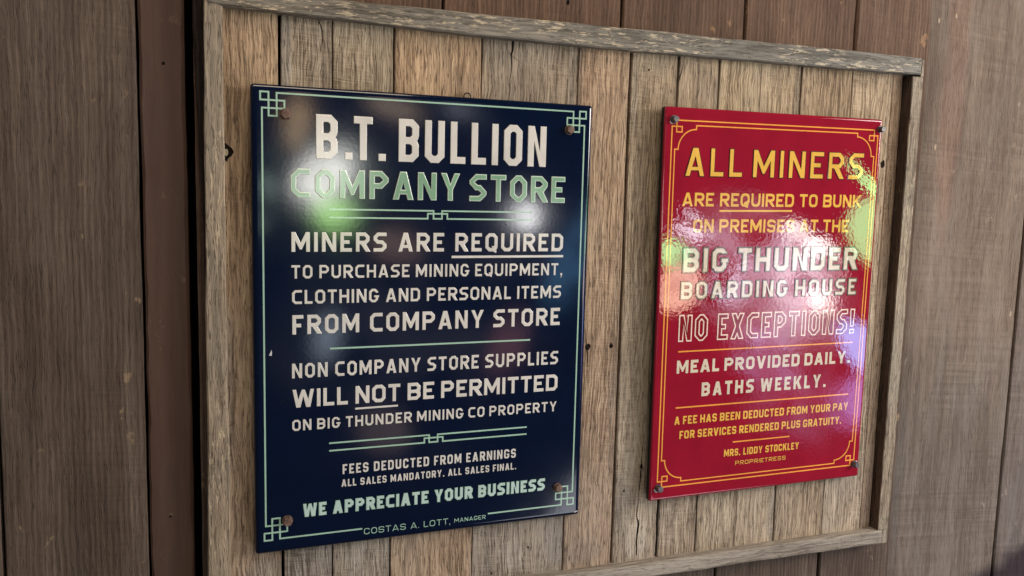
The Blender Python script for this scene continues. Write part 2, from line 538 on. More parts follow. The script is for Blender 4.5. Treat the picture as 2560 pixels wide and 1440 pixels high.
# boards behind and around the panel: reddish above, greyer below
def upper_tint(x, y):
    k = max(0.0, min(1.0, (y + 700) / 700))
    return (1.12 * k + 1.05 * (1 - k), 0.96 * k + 1.08 * (1 - k), 0.86 * k + 1.12 * (1 - k))
xs = [(-84, 319.5), (325, 663), (669, 934), (940, 1204.5), (1211, 1408)]
for i, (a, b) in enumerate(xs):
    cl.board(a, b, YB, YT, -45, -62, 11 + i, tint=(1.0, .96, .94), bevel=1.8 if i < 4 else 2.6, wob=.7, tintf=upper_tint)
cl.hole(557, 186, 3.2, 6, -44.7, 1, seed=4)
mats_wall = [M_BROWN, M_GAP, M_KNOT]
cl.make('upright_boards', mats_wall, wall)

lf = Acc(wall_o)
lf.board(-900, -379.5, YB, YT, -45, -62, 31, tint=(1.0, 1.0, 1.0))
lf.board(-374.5, -168, YB, YT, -45, -62, 32, tint=(1.0, 1.0, 1.0), wob=.6)
lf.make('wide_dark_board', [M_BROWN, M_GAP], wall)['label'] = 'dark brown ridged board at the left edge'

tr = Acc(wall_o)
tr.board(-163.5, -97, YB, YT, -43, -150, 41, bevel=4, wob=.9)
tr.hole(-128.5, 26, 2.6, 3.2, -42.8, 1, seed=1)
tr.hole(-133, -712, 2.2, 2.4, -42.8, 1, seed=2)
tr.hole(-132.5, -708.5, 4.0, 3.0, -42.9, 2, seed=3)
for k in range(16):
    tr.hole(-142 + random.uniform(-9, 12), random.choice((-395, -410, -790, -760)) + random.uniform(-22, 22), random.uniform(.5, 1.2), random.uniform(.8, 3), -42.8, 2, seed=50 + k, n=6)
tr.make('narrow_trim_board', [M_TRIM, M_KNOT, plain('scuffed_wood', (.16, .105, .075))], wall)['label'] = 'smooth narrow brown board beside a dark slot'

sb = Acc(wall_o)
def foot_shadow(x, y):
    # soft shadow painted into the tint at the foot of the right-hand boards
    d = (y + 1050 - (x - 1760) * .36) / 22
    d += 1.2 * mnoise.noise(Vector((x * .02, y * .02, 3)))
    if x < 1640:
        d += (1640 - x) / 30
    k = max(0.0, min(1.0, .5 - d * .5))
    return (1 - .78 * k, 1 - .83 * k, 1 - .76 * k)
def right_tint(x, y):
    st = foot_shadow(x, y)
    low = max(0.0, min(1.0, (-y - 300) / 500))
    e = max(0.0, 1 - (x - 1418) / 45) * .28  # shade beside the prouder boards, painted into the tint
    r = blob(x, y, 1500, 150, 34, 420, .10, 5)
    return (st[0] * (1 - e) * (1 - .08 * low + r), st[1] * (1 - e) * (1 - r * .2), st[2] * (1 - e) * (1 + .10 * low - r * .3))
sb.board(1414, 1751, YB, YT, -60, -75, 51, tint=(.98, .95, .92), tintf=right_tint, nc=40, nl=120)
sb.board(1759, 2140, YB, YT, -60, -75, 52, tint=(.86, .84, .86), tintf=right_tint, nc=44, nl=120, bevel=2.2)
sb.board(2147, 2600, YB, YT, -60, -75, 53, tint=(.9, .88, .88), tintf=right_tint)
for (x, y, r) in ((1444, 235, 4), (1492, 250, 4.5), (1462, -38, 5), (1733, 30, 8), (1736, -420, 5)):
    sb.hole(x, y, r * .7, r * 1.5, -59.8, 1, seed=int(x))
sb.make('rough_sawn_board', [M_SAWN, plain('pale_scuff', (.36, .27, .19))], wall)['label'] = 'grey brown rough sawn board at the right'

bk = Acc(wall_o)                              # the dark void behind the joints
bk.board(-900, 1404, YB, YT, -152, -160, 61)
bk.board(1404, 2600, YB, YT, -74.5, -160, 62)
bk.make('backing_sheet', [M_GAP], wall)

# ------------------------------------------------------------------ the framed plank panel
pan_o = W(640, -925, -24)
panel = thing('plank_panel', 'framed panel of weathered upright oak planks carrying both signs', 'notice board', pan_o)
pl = Acc(pan_o)
ZP = -24
YP0, YP1 = -898, 122
WT = lambda r, g, b: (r, g, b)


def grade(x, y):
    # planks are yellower high up and greyer towards the foot
    k = max(0.0, min(1.0, (-y - 150) / 650))
    return (1 - .06 * k, 1.0 - .01 * k, 1 + .10 * k)


def mk(*blobs):
    def f(x, y):
        r, g, b = grade(x, y)
        for cx_, cy_, rx, ry, k, col in blobs:
            q = blob(x, y, cx_, cy_, rx, ry, k, cx_ * .1)
            r, g, b = r + (r * col[0] - r) * q, g + (g * col[1] - g) * q, b + (b * col[2] - b) * q
        return r, g, b
    return f


GREY = (.72, .78, .88)
DARK = (.55, .52, .52)
PALE = (1.35, 1.42, 1.5)
RUST = (.80, .62, .50)
planks = [
    # x0, x1, tint, seed, patches
    (-66, 43.8, WT(1.08, .97, .87), 1, [(-20, -70, 30, 160, .3, DARK), (10, -300, 24, 70, .2, DARK), (38, -430, 9, 420, .55, RUST), (30, -850, 50, 60, .8, (.9, 1.0, 1.12)), (-36, -500, 6, 130, .8, GREY)]),
    (48.8, 130.2, WT(.94, .95, .97), 2, [(56, 60, 9, 70, .8, GREY), (120, 40, 9, 60, .6, DARK), (95, -830, 40, 60, .4, GREY)]),
    (131.6, 232, WT(.95, .96, .95), 3, [(210, -820, 60, 60, .3, PALE)]),
    (234.3, 387, WT(1.18, 1.04, .91), 4, [(355, 20, 26, 50, .25, DARK)]),
    (389.2, 573.4, WT(.89, .89, .90), 5, [(480, 30, 30, 50, .55, DARK), (410, 80, 30, 30, .4, GREY), (562, 30, 7, 90, .6, GREY), (470, -850, 30, 40, .35, PALE), (555, -820, 18, 60, .4, GREY)]),
    (573.7, 676.0, WT(1.14, 1.01, .92), 6, [(578, 60, 5, 120, .7, GREY), (655, -450, 16, 30, .5, DARK), (616, -452, 14, 30, .5, DARK), (668, -480, 7, 300, .45, GREY), (600, -860, 60, 20, .4, GREY)]),
    (682.2, 779.4, WT(1.00, .97, .92), 7, [(690, 20, 9, 80, .6, GREY), (771, -440, 8, 330, .7, RUST), (735, -850, 26, 44, .8, PALE), (700, -780, 20, 80, .35, GREY)]),
    (783.0, 869.6, WT(1.05, 1.00, .94), 8, [(845, 55, 26, 30, .4, GREY), (800, -820, 30, 60, .5, PALE), (866, 0, 6, 70, .5, GREY)]),
    (871.6, 966, WT(1.12, 1.08, .98), 9, [(920, -830, 40, 50, .4, PALE)]),
    (967.3, 1063.4, WT(1.14, 1.09, 1.0), 10, [(1055, 40, 8, 80, .7, GREY), (1058, -840, 12, 60, .7, GREY)]),
    (1065.2, 1190, WT(.98, .90, .80), 11, []),
    (1192.4, 1297, WT(1.12, 1.07, 1.0), 12, [(1250, -760, 40, 70, .3, GREY)]),
    (1297.3, 1325, WT(.80, .68, .60), 13, []),  # brown sapwood strip, the stile's shadow mixed into its tint
]
DZ = {1: -.4, 2: -2.2, 3: -1.0, 4: 0, 5: -2.4, 6: -.3, 7: -2.6, 8: -1.2, 9: 0, 10: -1.9, 11: -.5, 12: -2.0, 13: -2.8}


def zat(x):
    for x0, x1, _, sd, _b in planks:
        if x <= x1 + 2:
            return ZP + DZ[sd] + .25
    return ZP


def dirty(f, x0, x1, sd):
    def g(x, y):
        r, g_, b = f(x, y)
        d = min(x - x0, x1 - x)
        w = 3.5 + 5.5 * (mnoise.noise(Vector((y * .012, sd * 3.3, 0))) + .3)
        k = max(0.0, 1 - d / max(1.5, w)) * .22
        return r * (1 - k), g_ * (1 - k), b * (1 - k * .92)
    return g


LWT = {1: .75, 2: .15, 3: .12, 4: 1.0, 5: .3, 6: .55, 7: .1, 8: .3, 9: .8, 10: .45, 11: 1.0, 12: .2, 13: .4}
for x0, x1, tn, sd, bl in planks:
    pl.board(x0, x1, YP0, YP1, ZP + DZ[sd], -44, sd, tint=tn, tintf=dirty(mk(*bl), x0, x1, sd), bevel=1.2, wob=.6, nc=max(3, int((x1 - x0) / 4)), nl=92, lw=LWT[sd])
pl.crack([(108, 111, 1.2), (113, 100, 2.0), (115, 85, 1.4), (112, 60, .5)], zat(108))
pl.crack([(445.5, 112, 4.2), (445.6, 90, 3.6), (443, 79, 2.6), (444.5, 60, 1.6), (441.8, 38, 1.0), (441.5, 0, .7)], zat(445.5))
pl.crack([(444, 79, 1.5), (455, 73, 1.0), (463, 66, .4)], zat(444) + .05)
pl.crack([(443, 80, 1.2), (437, 86, .5)], zat(443) + .05)
pl.crack([(529, 20, .5), (537, 18, 2.4), (546, 17.5, .5)], zat(529))
pl.crack([(789.5, 98, .6), (789, 80, 1.2), (785, 68, 2.2), (782.5, 58, 1.5)], zat(789.5))
pl.crack([(740, -640, .4), (739, -690, 1.5), (737.5, -712, 3.0), (736, -760, .9), (733, -800, 1.6), (738, -818, 4.4), (735, -850, 3.2), (737, -884, 2.0)], zat(740))
pl.crack([(780.5, -760, 3), (779, -820, 4), (782.5, -850, 3.6), (779.5, -888, 3.0)], zat(780.5))
pl.crack([(604, -415, .6), (607, -440, 1.2), (611, -465, 2.2), (612, -490, .6)], zat(604))
pl.crack([(-40, -560, 1.0), (-33, -556, 1.6), (-28, -552, .6)], zat(-40))
pl.crack([(868, -15, .8), (874, -28, 1.4), (876, -40, .5)], zat(868))
for x, y, rx, ry, s_ in ((611.5, -451, 6, 7.5, 21), (660, -450, 4.6, 5.5, 22), (718, 74, 2, 2.2, 23), (501, -837, 2.2, 2, 24), (428, -880, 2.4, 2.2, 25),
                         (702, -745, 2.2, 3, 26), (1286, -82, 6, 9, 27), (739, -698, 4, 6, 28)):
    pl.hole(x, y, rx, ry, zat(x) + .1, 1, seed=s_)
pl.poly([(-42, -95), (-38, -94), (-33, -98.5), (-28, -102.5), (-25.5, -108), (-29, -114.5), (-34, -118), (-36.5, -124), (-42, -119)], zat(-40) + .1, 1)
pl.hole(-37.5, -109, 3.6, 6.0, zat(-40) + .35, 2, seed=33)
pl.make('plank_backing', [M_OAK, M_KNOT, M_KNOTCORE], panel)

ps = Acc(pan_o)
ps.board(-60, 1330, YP0 - 20, 136, -44.1, -44.9, 71)
ps.make('dark_undersheet', [M_GAP], panel)

rt = Acc(pan_o)
def rail_low(x):
    pts = [(-64, 118.5), (-39, 115), (43, 113), (228, 108.5), (380, 104.5), (669, 103), (1042, 104.5), (1351, 106.5)]
    for (a, ya), (b, yb) in zip(pts, pts[1:]):
        if x <= b:
            return ya + (yb - ya) * (x - a) / (b - a)
    return pts[-1][1]
rt.board(-62, 1350.5, 103, 141.5, -4, -40, 81, vertical=False, le=rail_low, bevel=2.4, wob=.9, nc=4,
         tintf=lambda x, y: (1.02 - .06 * min(1, max(0, x / 1300)), 1.0, 1.0 + .10 * min(1, max(0, x / 1300))))
rt.make('top_rail', [M_RAIL], panel)['label'] = 'top rail with flaking cream paint on grey wood'

sl = Acc(pan_o)
sl.board(-75, -40, YP0 - 30, 145, -6.5, -40, 82, le=lambda l: -68 + (l - 90) * .0078, bevel=2.0, wob=1.0, nc=4)
sl.make('side_stile', [M_STILE], panel)['label'] = 'left upright of the frame, tan and grey'
sr = Acc(pan_o)
sr.board(1331, 1361.5, -892.5, 102.5, -7.0, -40, 83, bevel=1.8, wob=.8, nc=4, tint=(.98, 1.0, 1.03), tintf=lambda x, y: (.32, .25, .24) if x < 1332.2 else (1, 1, 1))  # the inner face's shade is put into its tint
sr.board(1352.8, 1361.5, 102.6, 137, -7.0, -40, 84, bevel=1.2, wob=.2, nc=2, tint=(.85, .9, .97))
sr.board(1345, 1361.5, -925, -892.6, -8.0, -40, 85, bevel=1.2, wob=.2, nc=2, tint=(.9, .95, 1.0))
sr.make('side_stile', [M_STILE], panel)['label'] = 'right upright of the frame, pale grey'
rb = Acc(pan_o)
rb.board(-72, 1342.5, -923, -892.8, -4, -42, 86, vertical=False, bevel=2.2, wob=1.1, nc=4, re=lambda l: -892.2)
for k in range(40):                            # saw cuts across the rail's upper face
    pass
rb.make('bottom_rail', [M_LOWRAIL], panel)['label'] = 'bare greyish bottom rail'
be = Acc(pan_o)
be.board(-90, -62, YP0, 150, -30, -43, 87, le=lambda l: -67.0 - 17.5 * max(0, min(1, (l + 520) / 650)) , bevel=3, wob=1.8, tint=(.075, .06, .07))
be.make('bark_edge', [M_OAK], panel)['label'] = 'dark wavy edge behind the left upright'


# ------------------------------------------------------------------ lettering (own drawn alphabets)
def G(ch, w, s, k):
    """contours of one capital: cap height 1, width w, stroke s; k: corner cut, None entries are square"""
    C = k['C']
    c = max(.02, C - s * .586)
    hk = k['hook']
    m = .5
    if ch == 'O':
        return [[(0, 0, C), (w, 0, C), (w, 1, C), (0, 1, C)], [(s, s, c), (w - s, s, c), (w - s, 1 - s, c), (s, 1 - s, c)]]
    if ch == 'Q':
        return [[(0, 0, C), (w - C - .06, 0, 0), (w - C * .55, -.09, 0), (w - C * .25, -.03, 0), (w - C * .35, .08, 0), (w, C + .03, 0), (w, 1, C), (0, 1, C)],
                [(s, s, c), (w - s - c - .03, s, 0), (w - s - c - .07, s + .11, 0), (w - s - .02, s + c + .02, 0), (w - s, s + c + .06, 0), (w - s, 1 - s, c), (s, 1 - s, c)]]
    if ch == 'C':
        if hk:
            return [[(0, 0, C), (w, 0, C), (w, .33, 0), (w - s, .33, 0), (w - s, s, c), (s, s, c), (s, 1 - s, c), (w - s, 1 - s, c), (w - s, .67, 0), (w, .67, 0), (w, 1, C), (0, 1, C)]]
        return [[(0, 0, C), (w, 0, 0), (w, s, 0), (s, s, c), (s, 1 - s, c), (w, 1 - s, 0), (w, 1, 0), (0, 1, C)]]
    if ch == 'G':
        e = .05 if not hk else 0
        v = w - e
        return [[(0, 0, C), (v, 0, C), (v, .36, 0), (w + e * .4, .36, 0), (w + e * .4, .36 + s * .85, 0), (w * .52, .36 + s * .85, 0), (w * .52, .36, 0), (v - s, .36, 0), (v - s, s, c), (s, s, c),
                 (s, 1 - s, c), (v - s, 1 - s, c), (v - s, .70, 0), (v, .70, 0), (v, 1, C), (0, 1, C)]]
    if ch == 'S':
        lo = [(0, 0, C), (w, 0, C), (w, m + s / 2, C), (s, m + s / 2, c), (s, 1 - s, c)]
        if hk:
            return [lo + [(w - s, 1 - s, c), (w - s, .72, 0), (w, .72, 0), (w, 1, C), (0, 1, C), (0, m - s / 2, C), (w - s, m - s / 2, c), (w - s, s, c), (s, s, c), (s, .28, 0), (0, .28, 0)]]
        lo[0] = (0, 0, 0)
        return [lo + [(w, 1 - s, 0), (w, 1, 0), (0, 1, C), (0, m - s / 2, C), (w - s, m - s / 2, c), (w - s, s, c), (0, s, 0)]]
    if ch == 'B':
        n = .045
        return [[(0, 0, 0), (w, 0, C), (w, .5 - n * 1.5, n), (w - n, .5, 0), (w, .5 + n * 1.5, n), (w, 1, C), (0, 1, 0)],
                [(s, s, 0), (w - s, s, c), (w - s, m - s / 2, c), (s, m - s / 2, 0)], [(s, m + s / 2, 0), (w - s, m + s / 2, c), (w - s, 1 - s, c), (s, 1 - s, 0)]]
    if ch == 'D':
        return [[(0, 0, 0), (w, 0, C), (w, 1, C), (0, 1, 0)], [(s, s, 0), (w - s, s, c), (w - s, 1 - s, c), (s, 1 - s, 0)]]
    if ch == 'E':
        return [[(0, 0, 0), (w, 0, 0), (w, s, 0), (s, s, 0), (s, m - s / 2, 0), (.80 * w, m - s / 2, 0), (.80 * w, m + s / 2, 0), (s, m + s / 2, 0), (s, 1 - s, 0), (w, 1 - s, 0), (w, 1, 0), (0, 1, 0)]]
    if ch == 'F':
        return [[(0, 0, 0), (s, 0, 0), (s, .46 - s / 2, 0), (.80 * w, .46 - s / 2, 0), (.80 * w, .46 + s / 2, 0), (s, .46 + s / 2, 0), (s, 1 - s, 0), (w, 1 - s, 0), (w, 1, 0), (0, 1, 0)]]
    if ch == 'H':
        return [[(0, 0, 0), (s, 0, 0), (s, m - s / 2, 0), (w - s, m - s / 2, 0), (w - s, 0, 0), (w, 0, 0), (w, 1, 0), (w - s, 1, 0), (w - s, m + s / 2, 0), (s, m + s / 2, 0), (s, 1, 0), (0, 1, 0)]]
    if ch == 'I':
        return [[(0, 0, 0), (w, 0, 0), (w, 1, 0), (0, 1, 0)]]
    if ch == 'L':
        return [[(0, 0, 0), (w, 0, 0), (w, s, 0), (s, s, 0), (s, 1, 0), (0, 1, 0)]]
    if ch == 'T':
        a, b = w / 2 - s / 2, w / 2 + s / 2
        return [[(a, 0, 0), (b, 0, 0), (b, 1 - s, 0), (w, 1 - s, 0), (w, 1, 0), (0, 1, 0), (0, 1 - s, 0), (a, 1 - s, 0)]]
    if ch == 'U':
        return [[(0, 0, C), (w, 0, C), (w, 1, 0), (w - s, 1, 0), (w - s, s, c), (s, s, c), (s, 1, 0), (0, 1, 0)]]
    if ch == 'P':
        b = .37
        return [[(0, 0, 0), (s, 0, 0), (s, b, 0), (w, b, C), (w, 1, C), (0, 1, 0)], [(s, b + s, 0), (w - s, b + s, c), (w - s, 1 - s, c), (s, 1 - s, 0)]]
    if ch == 'R':
        b = .38
        xl = w * .36
        return [[(0, 0, 0), (s, 0, 0), (s, b, 0), (xl, b, 0), (w - s * 1.05, 0, 0), (w + .05, 0, 0), (xl + s * 1.12 + .06, b + .012, 0), (w, b + .04, C * .8), (w, 1, C), (0, 1, 0)],
                [(s, b + s, 0), (w - s, b + s, c), (w - s, 1 - s, c), (s, 1 - s, 0)]]
    t = s * 1.10
    a = s * 1.22
    if ch == 'A':
        sl_ = (w / 2 - a / 2)
        y0, y1 = .19, .19 + s * .85
        ya = (w / 2 - t) / sl_
        ya = min(ya, 1 - s * .6)
        ix = lambda y: t + y * sl_
        tri = [(ix(y1), y1, 0), (w - ix(y1), y1, 0)]
        if w / 2 - ix(ya) > .01:
            tri += [(w - ix(ya), ya, 0), (ix(ya), ya, 0)]
        else:
            tri += [(w / 2, (w / 2 - t) / sl_, 0)]
        return [[(0, 0, 0), (t, 0, 0), (ix(y0), y0, 0), (w - ix(y0), y0, 0), (w - t, 0, 0), (w, 0, 0), (w / 2 + a / 2, 1, 0), (w / 2 - a / 2, 1, 0)], tri]
    if ch == 'V':
        sl_ = (w / 2 - a / 2)
        yv = 1 - (w / 2 - t) / sl_
        return [[(w / 2 - a / 2, 0, 0), (w / 2 + a / 2, 0, 0), (w, 1, 0), (w - t, 1, 0), (w / 2, yv, 0), (t, 1, 0), (0, 1, 0)]]
    if ch == 'W':
        t = s * 1.0
        b1, b2 = w * .27, w * .73
        h = s * .58
        k1 = b1 - h
        yv = 1 - (b1 - t) / k1 if k1 > 0 else .3
        yv = max(.22, min(.5, yv + .02))
        return [[(b1 - h, 0, 0), (b1 + h, 0, 0), (w / 2, .62, 0), (b2 - h, 0, 0), (b2 + h, 0, 0), (w, 1, 0), (w - t, 1, 0), (b2 + .004, yv, 0), (w / 2 + s * .42, .98, 0), (w / 2 - s * .42, .98, 0), (b1 - .004, yv, 0), (t, 1, 0), (0, 1, 0)]]
    if ch == 'M':
        y0, ax = .46, s * 1.05
        sl_ = (1 - y0) / (w / 2 - ax)
        d = s * math.sqrt(1 + sl_ * sl_) * .95
        lowy = max(.12, y0 - d)
        f_ = .05
        y1 = min(lowy + sl_ * (w / 2 - f_ - s), .86)
        return [[(0, 0, 0), (s, 0, 0), (s, y1, 0), (w / 2 - f_, lowy, 0), (w / 2 + f_, lowy, 0), (w - s, y1, 0), (w - s, 0, 0), (w, 0, 0), (w, 1, 0), (w - ax, 1, 0), (w / 2, y0, 0), (ax, 1, 0), (0, 1, 0)]]
    if ch == 'N':
        ya = .36
        return [[(0, 0, 0), (s, 0, 0), (s, 1 - ya, 0), (w - s * 1.05, 0, 0), (w, 0, 0), (w, 1, 0), (w - s, 1, 0), (w - s, ya, 0), (s * 1.05, 1, 0), (0, 1, 0)]]
    if ch == 'X':
        yi = .5 * (w / 2 - t) / (w / 2 - t / 2)
        h = t / 2
        return [[(0, 0, 0), (t, 0, 0), (w / 2, yi, 0), (w - t, 0, 0), (w, 0, 0), (w / 2 + h, .5, 0), (w, 1, 0), (w - t, 1, 0), (w / 2, 1 - yi, 0), (t, 1, 0), (0, 1, 0), (w / 2 - h, .5, 0)]]
    if ch == 'Y':
        p, q = w / 2 - s / 2, w / 2 + s / 2
        return [[(p, 0, 0), (q, 0, 0), (q, .40, 0), (w, 1, 0), (w - t, 1, 0), (w / 2, .60, 0), (t, 1, 0), (0, 1, 0), (p, .40, 0)]]
    if ch == 'K':
        return [[(0, 0, 0), (s, 0, 0), (s, .34, 0), (s + .07, .44, 0), (w - t * 1.02, 0, 0), (w + .03, 0, 0), (s + .07 + t * .78, .58, 0), (w, 1, 0), (w - t * 1.05, 1, 0), (s, .56, 0), (s, 1, 0), (0, 1, 0)]]
    if ch == '.':
        return [[(0, 0, 0), (w, 0, 0), (w, s, 0), (0, s, 0)]]
    if ch == ',':
        return [[(w * .15, -.20, 0), (w * .55, -.20, 0), (w, 0, 0), (w, s, 0), (0, s, 0), (0, 0, 0), (w * .45, 0, 0)]]
    if ch == '!':
        return [[(0, 0, 0), (w, 0, 0), (w, s * .9, 0), (0, s * .9, 0)], 'new', [(w * .12, s * 1.35, 0), (w * .88, s * 1.35, 0), (w, 1, 0), (0, 1, 0)]]
    raise KeyError(ch)


REL = dict(M=1.28, W=1.50, A=1.10, N=1.02, E=.84, F=.80, L=.78, T=.90, K=1.04, V=1.08, Y=1.06, X=1.06, S=.97, C=.97, G=1.02)


def corners(cont, arc):
    """cut (arc = 1) or round every marked corner"""
    out = []
    n = len(cont)
    for i, (x, y, r) in enumerate(cont):
        if r <= 0:
            out.append((x, y))
            continue
        px, py, pr = cont[i - 1]
        qx, qy, qr = cont[(i + 1) % n]
        d1, d2 = math.hypot(px - x, py - y), math.hypot(qx - x, qy - y)
        r1 = min(r, d1 * (.98 if pr == 0 else .49))
        r2 = min(r, d2 * (.98 if qr == 0 else .49))
        A_ = (x + (px - x) / d1 * r1, y + (py - y) / d1 * r1)
        B_ = (x + (qx - x) / d2 * r2, y + (qy - y) / d2 * r2)
        for k in range(arc + 1):
            u = k / arc
            if arc == 1:
                out.append(A_ if k == 0 else B_)
            else:
                out.append(((1 - u) ** 2 * A_[0] + 2 * u * (1 - u) * x + u * u * B_[0], (1 - u) ** 2 * A_[1] + 2 * u * (1 - u) * y + u * u * B_[1]))
    return out


def sarea(p):
    return sum(p[i - 1][0] * p[i][1] - p[i][0] * p[i - 1][1] for i in range(len(p))) / 2


def inset(p, d):
    """move a contour d to its left (outer contours run counter-clockwise, holes clockwise: both shrink the ink)"""
    n = len(p)
    out = []
    for i in range(n):
        a, b, c = p[i - 1], p[i], p[(i + 1) % n]
        e1, e2 = (b[0] - a[0], b[1] - a[1]), (c[0] - b[0], c[1] - b[1])
        l1, l2 = math.hypot(*e1) or 1e-9, math.hypot(*e2) or 1e-9
        n1, n2 = (-e1[1] / l1, e1[0] / l1), (-e2[1] / l2, e2[0] / l2)
        mx, my = n1[0] + n2[0], n1[1] + n2[1]
        q = (mx * mx + my * my) / 2
        k = min(1 / max(q, .18), 3.0)
        out.append((b[0] + mx * d * k, b[1] + my * d * k))
    return out


class Sign:
    def __init__(s, name, label, o, U, V, w, h):
        s.w, s.h = w, h
        Uv, Vv = conv(U), conv(V)
        N = Uv.cross(Vv)                      # points out of the wall in world axes? made so below
        Yl = Vv.cross(Uv)
        m = Matrix.Identity(4)
        for r in range(3):
            m[r][0], m[r][1], m[r][2] = Uv[r], Yl[r], Vv[r]
        org = WM(*o) + Uv * (w / 2000) - Vv * (h / 1000)
        s.e = thing(name, label, 'sign', org)
        m.translation = org
        s.e.matrix_world = m

    def P(s, u, v, hgt=0.0):
        return Vector(((u - s.w / 2) / 1000, -hgt / 1000, (v + s.h) / 1000))

    def plate(s, mat, T, rim, drop, rad):
        """a pressed plate with rolled rim; front face at height 0"""
        def rr(ins, n=6):
            r = max(rad - ins, .6)
            pts = []
            for cx_, cy_, a0 in ((s.w - ins - r, -ins - r, 0), (ins + r, -ins - r, 90), (ins + r, -s.h + ins + r, 180), (s.w - ins - r, -s.h + ins + r, 270)):
                for k in range(n + 1):
                    a = math.radians(a0 + 90 * k / n)
                    pts.append((cx_ + r * math.cos(a), cy_ + r * math.sin(a)))
            return pts
        prof = [(0.0, -T), (0.0, -drop)]
        for k in range(1, 9):
            a = math.radians(90 * k / 8)
            prof.append((rim * (1 - math.cos(a)), -drop + drop * math.sin(a)))
        V, F = [], []
        for ins, hh in prof:
            V += [s.P(u, v, hh) for u, v in rr(ins)]
        n = len(rr(0))
        for i in range(len(prof) - 1):
            for j in range(n):
                F.append([i * n + j, i * n + (j + 1) % n, (i + 1) * n + (j + 1) % n, (i + 1) * n + j])
        F.append([(len(prof) - 1) * n + j for j in range(n)])
        F.append([j for j in range(n)][::-1])
        mi = [1 if k < 2 * n else 0 for k in range(len(F))]
        mi[-1] = 1
        o = mesh_obj('panel', V, F, (mat, M_EDGE), s.e, mi)
        o.data.polygons.foreach_set('use_smooth', [len(p.vertices) == 4 for p in o.data.polygons])
        return o

    # -- raised or flat ink
    def ink(s, groups, mat, name, h=.30, bevel=0.0, parent=None, base=-.2):
        V, F = [], []
        for conts in groups:
            conts = [p if (sarea(p) > 0) == (i == 0) else p[::-1] for i, p in enumerate(conts)]
            if bevel:
                rings = [(0.0, base), (0.0, h - bevel), (bevel * .35, h - bevel * .35), (bevel, h)]
            else:
                rings = [(0.0, base), (0.0, h)]
            last = None
            for d, hh in rings:
                lay = []
                for p in conts:
                    st = len(V)
                    V += [s.P(u, v, hh) for u, v in (inset(p, d) if d else p)]
                    lay.append((st, len(p)))
                if last:
                    for (a, n), (b, _) in zip(last, lay):
                        for j in range(n):
                            F.append([a + j, a + (j + 1) % n, b + (j + 1) % n, b + j])
                last = lay
            flat = []
            polys = []
            for st, n in last:
                polys.append([V[st + j] for j in range(n)])
                flat += list(range(st, st + n))
            for t in tessellate_polygon(polys):
                a, b, c = [flat[i] for i in t]
                nn = (V[b] - V[a]).cross(V[c] - V[a])
                if nn.length < 1e-12:
                    continue
                F.append([a, b, c] if nn.y < 0 else [a, c, b])
        return mesh_obj(name, V, F, mat, parent or s.e)

    def layout(s, txt, x0, x1, base, cap, stroke=.165, gap=.145, space=.42, C=.20, hook=False, arc=1, kern=None, slope=0.0):
        k = dict(C=C, hook=hook)
        fixed = rel = 0.0
        for i, ch in enumerate(txt):
            nx = txt[i + 1] if i + 1 < len(txt) else None
            if ch == ' ':
                fixed += space
                continue
            if ch in 'I!':
                fixed += stroke * (1.0 if ch == 'I' else 1.15)
            elif ch in '.,':
                fixed += stroke * 1.05
            else:
                rel += REL.get(ch, 1.0)
            if nx and nx != ' ':
                fixed += gap + (kern or {}).get(ch + nx, 0)
        kw = ((x1 - x0) / cap - fixed) / rel
        x = 0.0
        out = []
        for i, ch in enumerate(txt):
            nx = txt[i + 1] if i + 1 < len(txt) else None
            if ch == ' ':
                x += space
                continue
            w = stroke * (1.0 if ch == 'I' else 1.15) if ch in 'I!' else stroke * 1.05 if ch in '.,' else kw * REL.get(ch, 1.0)
            cur = []
            for cont in G(ch, w, stroke, k) + ['new']:
                if cont == 'new':
                    out.append([[(x0 + (x + u) * cap, base + v * cap + slope * (x + u) * cap) for u, v in p] for p in cur])
                    cur = []
                else:
                    cur.append(corners(cont, arc))
            x += w
            if nx and nx != ' ':
                x += gap + (kern or {}).get(ch + nx, 0)
        return out, kw

    def text(s, txt, x0, x1, base, cap, mat, name='lettering', h=.30, bevel=0.0, outline=None, parent=None, words=False, **kw):
        groups, k_ = s.layout(txt, x0, x1, base, cap, **kw)
        lots = [groups]
        if words:                             # widely spaced words: a part each
            lots, i = [], 0
            for wd in txt.split():
                n = len(wd) + wd.count('!')
                lots.append(groups[i:i + n])
                i += n
        for gs in lots:
            if not outline:
                s.ink(gs, mat, name, h, bevel, parent)
                continue
            om, d = outline
            fix = []
            for g in gs:
                g = [p if (sarea(p) > 0) == (i == 0) else p[::-1] for i, p in enumerate(g)]
                fix.append([inset(p, d) for p in g])
            o = s.ink(gs, om, 'letter_outline', h, bevel, parent)
            o.parent = s.ink(fix, mat, name, h + .14, 0, parent, base=h - .3)

    def lines(s, segs, wd, mat, name, h=.22, parent=None):
        """straight rules: across ones lie a hair above the upright ones so that crossings stay clean"""
        gr = {}
        V, F = [], []
        for (x0, y0), (x1, y1) in segs:
            hz = abs(x1 - x0) >= abs(y1 - y0)
            hh = h + (.12 if hz else 0)
            l = math.hypot(x1 - x0, y1 - y0)
            dx, dy = (x1 - x0) / l * wd / 2, (y1 - y0) / l * wd / 2
            pts = [(x0 - dx - dy, y0 - dy + dx), (x0 - dx + dy, y0 - dy - dx), (x1 + dx + dy, y1 + dy - dx), (x1 + dx - dy, y1 + dy + dx)]
            b = len(V)
            V += [s.P(u, v, -.2) for u, v in pts] + [s.P(u, v, hh) for u, v in pts]
            F += [[b + 4, b + 5, b + 6, b + 7]] + [[b + i, b + (i + 1) % 4, b + 4 + (i + 1) % 4, b + 4 + i] for i in range(4)]
        return mesh_obj(name, V, F, mat, parent or s.e)

